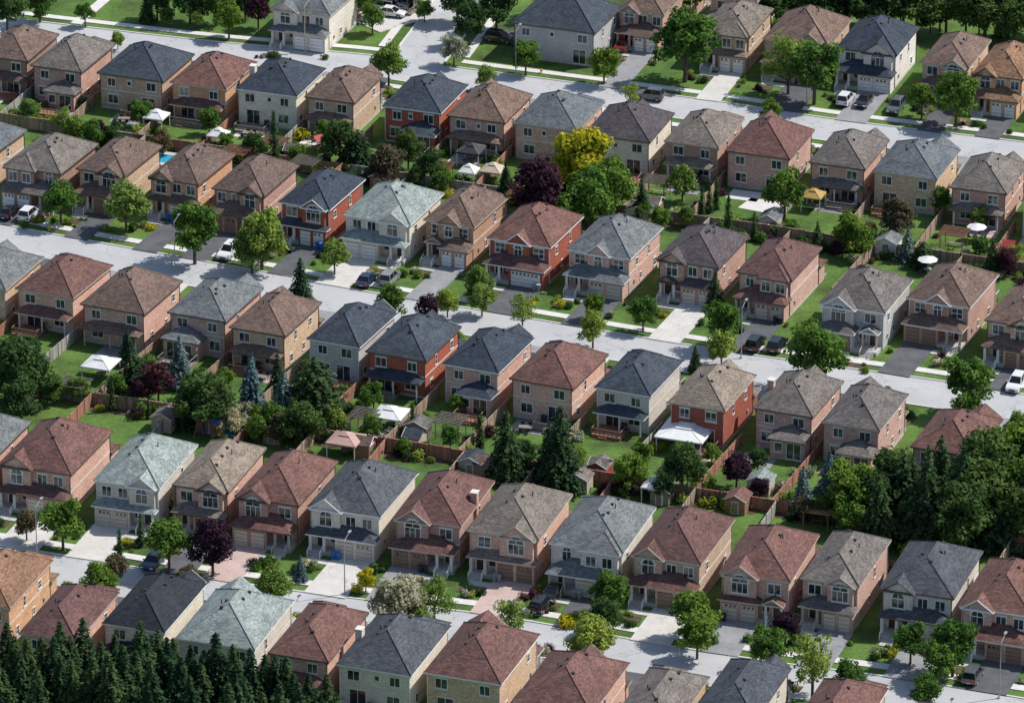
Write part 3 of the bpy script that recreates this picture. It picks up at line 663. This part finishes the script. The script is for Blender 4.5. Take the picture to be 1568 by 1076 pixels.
def gazebo(p,rot,cm,w=3.4,nm='garden_gazebo'):
    b=Bd();h=w/2
    for sx in (-1,1):
        for sy in (-1,1): b.beam('posts',M['trimw'],(sx*h*.92,sy*h*.92,0),(sx*h*.92,sy*h*.92,2.3),.07)
    c=[(-h,-h,2.3),(h,-h,2.3),(h,h,2.3),(-h,h,2.3)]
    for i in range(4):
        a,e=c[i],c[(i+1)%4];k=.28
        ai=(a[0]*k,a[1]*k,2.95);ei=(e[0]*k,e[1]*k,2.95)
        b.face('canopy',cm,[a,e,ei,ai]);b.face('valance',cm,[a,e,(e[0],e[1],2.1),(a[0],a[1],2.1)])
        b.face('cap',cm,[(a[0]*.36,a[1]*.36,3.0),(e[0]*.36,e[1]*.36,3.0),(0,0,3.35)])
        b.beam('seams',M['beige'],(a[0],a[1],2.32),(ai[0],ai[1],2.97),.03)
    b.cyl('table',M['woodg'],(0,0),.7,.68,.74,10);b.cyl('table_leg',M['dark'],(0,0),.06,0,.68,6)
    for i in range(4):
        t=i*1.57;b.box('chairs',M['dark'],math.cos(t)*1.1-.22,math.cos(t)*1.1+.22,math.sin(t)*1.1-.22,math.sin(t)*1.1+.22,.4,.46)
    b.done(nm,p,rot)
def pergola(p,rot,wm):
    b=Bd()
    for sx in (-1.6,1.6):
        for sy in (-1.4,1.4): b.beam('posts',wm,(sx,sy,0),(sx,sy,2.4),.08)
        b.beam('beams',wm,(sx,-1.8,2.45),(sx,1.8,2.45),.08)
    for i in range(9): b.box('rafters',wm,-2,2,-1.7+i*.42,-1.62+i*.42,2.55,2.68)
    b.box('bench',M['woodg'],-1.2,1.2,.8,1.2,.4,.46);b.box('bench_legs',M['woodg'],-1.1,-1,.85,1.15,0,.4);b.box('bench_legs',M['woodg'],1,1.1,.85,1.15,0,.4)
    b.done('garden_pergola',p,rot)
def dining(p,rot):
    b=Bd();b.box('table_top',M['woodg'],-.9,.9,-.5,.5,.7,.75)
    for sx in (-.8,.8):
        for sy in (-.4,.4): b.beam('table_legs',M['dark'],(sx,sy,0),(sx,sy,.7),.03)
    for x in (-.5,.5):
        for s in (-1,1): b.box('chair_seats',M['dark'],x-.22,x+.22,s*.85-.2,s*.85+.2,.4,.46);b.box('chair_backs',M['dark'],x-.22,x+.22,s*1.06-.03,s*1.06+.03,.46,.95)
    b.done('patio_dining_set',p,rot)
def umbrella(p,cm):
    b=Bd();b.cyl('pole',M['grey'],(0,0),.03,0,2.4,6);n=8;r=1.45
    for i in range(n):
        a=6.283*i/n;c=6.283*(i+1)/n;b.face('canopy',cm,[(r*math.cos(a),r*math.sin(a),2.1),(r*math.cos(c),r*math.sin(c),2.1),(0,0,2.6)])
    b.cyl('table_top',M['grey'],(0,0),.6,.68,.72,10)
    for i in range(4):
        t=i*1.57+.5;x=math.cos(t)*1.05;y=math.sin(t)*1.05;b.box('chair_seats',M['dark'],x-.22,x+.22,y-.22,y+.22,.4,.46);b.box('chair_backs',M['dark'],x*1.2-.2,x*1.2+.2,y*1.2-.05,y*1.2+.05,.46,.95)
    b.done('patio_umbrella',p,R.uniform(0,1))
def playset(p,rot,c1,c2):
    b=Bd();wd=M['wood']
    for x in (-.7,.7):
        for y in (-.7,.7): b.beam('posts',wd,(x,y,0),(x,y,2.4),.07)
    b.box('platform',wd,-.75,.75,-.75,.75,1.2,1.28)
    b.face('roof',c1,[(-.9,-.9,2.4),(.9,-.9,2.4),(.9,0,3.1),(-.9,0,3.1)]);b.face('roof',c1,[(-.9,.9,2.4),(.9,.9,2.4),(.9,0,3.1),(-.9,0,3.1)])
    b.face('slide',c2,[(.75,-.3,1.25),(.75,.3,1.25),(2.9,.3,.15),(2.9,-.3,.15)])
    for s in (-.3,.3): b.beam('slide_sides',c2,(.75,s,1.35),(2.9,s,.25),.07)
    b.beam('swing_beam',wd,(-.7,0,2.2),(-3.2,0,2.2),.07);b.beam('swing_legs',wd,(-3.2,0,2.2),(-3.4,.9,0),.06);b.beam('swing_legs',wd,(-3.2,0,2.2),(-3.4,-.9,0),.06)
    for x in (-1.4,-2.3):
        b.beam('swing_ropes',M['grey'],(x-.2,0,2.2),(x-.2,0,.5),.02);b.beam('swing_ropes',M['grey'],(x+.2,0,2.2),(x+.2,0,.5),.02);b.box('swing_seats',c2,x-.25,x+.25,-.12,.12,.45,.5)
    b.done('swing_set_with_slide',p,rot)
def bin_(p,rot):
    b=Bd();m=M[R.choice(['blu','dark','grey'])]
    for x in (-.32,.32):
        b.beam('body',m,(x,0,.05),(x,0,.95),.27,.36);b.box('lid',m,x-.28,x+.28,-.3,.3,.95,1.02)
        b.beam('wheels',M['black'],(x-.25,.25,.1),(x+.25,.25,.1),.1,None,8)
    b.done('waste_bins',(p.x,p.y,.13),rot)
for p,r_ in bins: bin_(p,r_)
A0=rad(-20)
for x,y,a in ((253,655,('beige','tau')),(885,748,('beige','tau')),(918,730,('redp','tau')),(725,722,('grey','sla')),(1130,780,('wood','red')),(1165,752,('trimt','lgr')),(980,338,('trimt','gry')),(30,625,('woodg','gry')),(1360,385,('white','gry')),(1180,350,('trimt','gry')),(640,668,('woodg','tau'))):
    shed(g(x,y),A0,R.uniform(2.6,3.6),R.uniform(2.3,3),M[a[0]],ROOF[a[1]])
gazebo(g(598,655),A0,M['white'],4.2);gazebo(g(530,695),A0,plain('pink_canvas',(.42,.26,.22),.08),4.2);gazebo(g(155,578),A0,M['white'],4.2);gazebo(g(1003,765),A0,M['white'],3.0)
gazebo(g(240,198),A0,M['white'],3.2);gazebo(g(335,226),A0,M['white'],2.8);gazebo(g(718,282),A0,M['white'],2.6);gazebo(g(755,280),A0,M['beige'],3.2);gazebo(g(722,250),A0,M['dark'],3.6);gazebo(g(1245,320),A0,plain('ochre_canvas',(.38,.24,.06),.1),3.0)
gazebo(g(1050,682),A0,M['white'],6.6,'patio_canopy')
for x,y,c in ((1495,368,'white'),(1420,418,'white')): umbrella(g(x,y),M[c])
playset(g(337,672),A0,M['blu'],M['blu']);playset(g(488,236),A0+1,M['redp'],M['redp']);playset(g(1545,398),A0,M['redp'],M['redp'])
for x,y in ((560,660),(1005,300),(690,668),(115,612),(1460,380),(420,240)): pergola(g(x,y),A0,M[R.choice(['wood','woodg'])])
def pool(p,rot,w,d):
    b=Bd();b.box('coping',M['conc'],-w/2-1,w/2+1,-d/2-1,d/2+1,-.1,.1);b.face('water',M['water'],[(-w/2,-d/2,.104),(w/2,-d/2,.104),(w/2,d/2,.104),(-w/2,d/2,.104)])
    b.done('swimming_pool',p,rot)
pool(g(252,243),A0,5,3)
for rn,sg in (('A',-1),('B',1),('C',-1),('D',1)):
    h=H[rn];v=h['v']*sg;u=h['u'];ys=h.get('yards',[])
    for m,t0,t in ys:
        if t-t0<3: continue
        quad_slab('flower_bed',[m+u*.3+v*(t-.2),m+u*9+v*(t-.2),m+u*R.uniform(7,9.5)+v*(t-R.uniform(1,1.8)),m+u*.3+v*(t-R.uniform(1.3,2.4))],.05,M['soil'])
        for j in range(R.randint(9,14)):
            q=m+u*R.uniform(.8,10)+v*(t-R.uniform(.4,2.2)) if R.random()<.6 else m+u*R.choice([.9,-.9])+v*R.uniform(t0+2,t-1)
            shrub(q,R.uniform(.5,1.5))
        if R.random()<.3:
            for j in range(6): shrub(m+u*(1.2+j*.9)+v*(t-.9),.9,2)
        for j in range(R.choice([0,1,1,2])):
            q=m+u*R.uniform(1,9)+v*(t-R.uniform(.8,2.8));k=R.choice('ggddlbpscr')
            s=R.uniform(.3,.62)
            if k in 'sc': s=R.uniform(.5,.8)
            plant(q,s,k)
        if t-h['d']/2>5 and R.random()<.85:
            c=m+u*R.uniform(3.5,7)+v*(h['d']/2+2.8)
            quad_slab('garden_patio',[c-u*2.3-v*2.2,c+u*2.3-v*2.2,c+u*2.3+v*1.4,c-u*2.3+v*1.4],.06,M[R.choice(['conc','dpav','walk','dgry'])])
            if R.random()<.6: dining(c+v*.9,h['th']+R.uniform(-.3,.3))
        k=R.random();q=m+u*R.uniform(3,8)+v*(t-2.3)
        if k<.4: shed(q,h['th']+R.choice([0,1.57,-1.57]),R.uniform(2.2,3),2.2,M[R.choice(['woodg','beige','grey','wood'])],ROOF[R.choice(['tau','brn','gry','sla'])])
        elif k<.55: pergola(q,h['th'],M[R.choice(['wood','woodg'])])
# ---------------------------------------------------------------- cars
def paint(n,c,met=.0):
    m,nt,b=newmat('car_paint_'+n);b.inputs['Base Color'].default_value=(*c,1);b.inputs['Metallic'].default_value=met;b.inputs['Roughness'].default_value=.25;b.inputs['Coat Weight'].default_value=.6;return m
CP=dict(w=paint('white',(.7,.7,.7)),k=paint('black',(.012,.012,.014)),g=paint('grey',(.12,.125,.13),.3),s=paint('silver',(.42,.43,.44),.5),b=paint('blue',(.02,.04,.10),.2),r=paint('red',(.25,.02,.02)))
cg,nt_,b_=newmat('car_glass');b_.inputs['Base Color'].default_value=(.012,.014,.018,1);b_.inputs['Roughness'].default_value=.05
tl=plain('tail_light',(.4,.02,.02),.05,rough=.3);hl=plain('head_light',(.75,.75,.7),.05,rough=.2)
def car(p,rot,c,suv=False,name='parked_car'):
    b=Bd();pm=CP[c];hz=1.06 if suv else .92;tz=1.72 if suv else 1.42;W=.92
    prof=[(-2.25,.42),(-2.3,.72),(-2.22,hz-.02),(-1.7,hz+.03),(.95,hz),(1.9,hz-.14),(2.25,hz-.3),(2.32,.5),(2.2,.3)]
    def wl(cx): return [(cx+.4*math.cos(t),.3+.4*math.sin(t)) for t in [math.pi*i/6 for i in range(7)]]
    low=[(1.78,.28)]+wl(1.38)+[(-.94,.28)]+wl(-1.38)[0:]+[(-2.0,.3)]
    poly=prof+low
    for s in (-1,1):
        b.face('body',pm,[(x,s*W*(.94 if abs(x)>2.1 else 1),z) for x,z in poly][::s])
    full=prof
    for i in range(len(full)-1):
        a,e=full[i],full[i+1];k1=.94 if abs(a[0])>2.1 else 1;k2=.94 if abs(e[0])>2.1 else 1
        b.face('body',pm,[(a[0],-W*k1,a[1]),(a[0],W*k1,a[1]),(e[0],W*k2,e[1]),(e[0],-W*k2,e[1])])
    b.box('underbody',M['black'],-2.1,2.1,-.75,.75,.25,.6)
    rb=-2.1 if suv else -1.75;rt=-1.85 if suv else -1.15
    lo=[(rb,-.86,hz+.02),(1.0,-.86,hz-.01),(1.0,.86,hz-.01),(rb,.86,hz+.02)];tp=[(rt,-.68,tz),(.2,-.68,tz),(.2,.68,tz),(rt,.68,tz)]
    for i in range(4): b.face('windows',cg,[lo[i],lo[(i+1)%4],tp[(i+1)%4],tp[i]])
    b.box('roof_panel',pm,rt-.03,.24,-.69,.69,tz,tz+.05)
    for i in range(4): b.beam('pillars',pm,lo[i],tp[i],.05)
    for s in (-1,1): b.beam('pillars',pm,(-.5,s*.86,hz),(-.5,s*.69,tz),.045);b.box('mirrors',pm,.65,.85,s*.98-.1,s*.98+.1,hz,hz+.14)
    for x in (-1.38,1.38):
        for s in (-1,1):
            b.beam('wheels',M['black'],(x,s*.68,.33),(x,s*.9,.33),.33,None,14);b.beam('hubcaps',M['grey'],(x,s*.9,.33),(x,s*.915,.33),.2,None,10)
    for s in (-1,1):
        b.box('tail_lights',tl,-2.33,-2.24,s*.68-.17,s*.68+.17,.68,.88);b.box('head_lights',hl,2.2,2.3,s*.66-.2,s*.66+.2,.58,.72)
    b.box('grille',M['black'],2.25,2.34,-.4,.4,.42,.62);b.box('plates',M['white'],-2.34,-2.31,-.25,.25,.5,.62)
    e=b.done(name,(p.x,p.y,.13),rot);return e
UV=rad(-20);VV=rad(70)
for x,y,c,su,rt in ((45,334,'w',1,VV),(15,331,'k',0,VV),(350,392,'w',1,VV),(562,434,'b',0,VV),(597,432,'s',1,VV),(235,866,'b',0,VV),(828,932,'k',1,VV),(846,915,'k',0,VV),(1157,532,'k',1,VV),(1190,534,'k',1,VV),
    (1295,158,'w',1,VV),(1323,161,'k',0,VV),(1372,170,'g',1,VV),(995,152,'g',1,UV),(1556,594,'w',1,VV),(600,25,'w',0,UV),(585,16,'s',1,UV),(606,12,'w',1,UV),(535,28,'k',1,VV),(765,64,'k',1,UV),(792,68,'g',0,UV),
    (955,75,'r',0,VV),(1490,1040,'g',1,VV)):
    car(g(x,y),rt+(math.pi if R.random()<.5 else 0),c,su,'parked_suv' if su else 'parked_car')
# ---------------------------------------------------------------- street furniture
def lamp(p,rot,h=8.5,pm=None):
    b=Bd();pm=pm or M['grey'];b.cyl('base',M['conc'],(0,0),.2,0,.25,8);b.beam('pole',pm,(0,0,0),(0,0,h),.085,.045,8);b.beam('arm',pm,(0,0,h-.1),(1.7,0,h+.35),.04,.03,6)
    b.box('lamp_head',M['grey'],1.5,2.2,-.14,.14,h+.3,h+.44);b.done('street_lamp',p,rot)
for x,y,pm in ((467,80,'beige'),(268,415,'grey'),(1135,548,'grey'),(528,910,'grey'),(57,858,'grey'),(790,118,'grey'),(1235,160,'grey'),(1530,1068,'grey')):
    lamp(g(x,y),rad(70),7.5,M[pm])
def hydrant(p):
    b=Bd();b.cyl('barrel',M['yel'],(0,0),.13,0,.6,10);b.cyl('flange',M['yel'],(0,0),.19,.0,.06,10);b.cyl('bonnet',M['yel'],(0,0),.16,.6,.78,10,.05);b.beam('nozzles',M['yel'],(-.25,0,.45),(.25,0,.45),.07,None,8);b.done('fire_hydrant',p,0)
for x,y in ((75,352),(829,112),(1462,178)): hydrant(g(x,y))
def sign(p,rot):
    b=Bd();b.beam('post',M['grey'],(0,0,0),(0,0,2.6),.04);n=8
    b.face('sign_face',M['redp'],[(.38*math.cos(6.283*(i+.5)/n),-.05,2.4+.38*math.sin(6.283*(i+.5)/n)) for i in range(n)])
    b.face('sign_back',M['grey'],[(.38*math.cos(6.283*(i+.5)/n),-.03,2.4+.38*math.sin(6.283*(i+.5)/n)) for i in range(n)]);b.done('stop_sign',p,rot)
sign(g(692,60),A0+3.14);sign(g(73,352),A0)
quad_slab('driveway',[g(530,28),g(582,50),g(650,30),g(600,0)],.125,M['dcon'])
quad_slab('concrete_path',[g(108,36),g(124,38),g(178,-8),g(160,-8)],.11,M['walk'])
quad_slab('driveway',[g(735,60),g(800,72),g(812,52),g(752,42)],.125,M['dasp'])
quad_slab('garden_patio',[g(1130,318),g(1195,330),g(1210,312),g(1150,303)],.06,M['walk'])
# ---------------------------------------------------------------- light, sky, camera
sd=Vector((.90,.28,0)).normalized();el=rad(50)
S=Vector((sd.x*math.cos(el),sd.y*math.cos(el),math.sin(el)))
L=bpy.data.lights.new('sun','SUN');L.energy=5.0;L.angle=rad(.5);L.color=(1,.965,.915)
o=bpy.data.objects.new('sun',L);COL.objects.link(o);o.rotation_euler=(-S).to_track_quat('-Z','Y').to_euler();o.location=(0,0,200)
w=bpy.data.worlds.new('World');sc.world=w;w.use_nodes=True;nt=w.node_tree
sk=nt.nodes.new('ShaderNodeTexSky');sk.sky_type='NISHITA';sk.sun_disc=False;sk.sun_elevation=el;sk.sun_rotation=math.atan2(S.x,S.y)
nt.links.new(sk.outputs[0],nt.nodes['Background'].inputs[0]);nt.nodes['Background'].inputs[1].default_value=.145
c=bpy.data.cameras.new('camera');c.sensor_width=36;c.lens=F/1568*36;c.clip_end=9000;c.clip_start=1
o=bpy.data.objects.new('camera',c);COL.objects.link(o);o.location=CAM;o.rotation_euler=(math.pi/2-PIT,0,0);sc.camera=o
sc.view_settings.view_transform='Standard';sc.view_settings.look='None';sc.view_settings.exposure=0
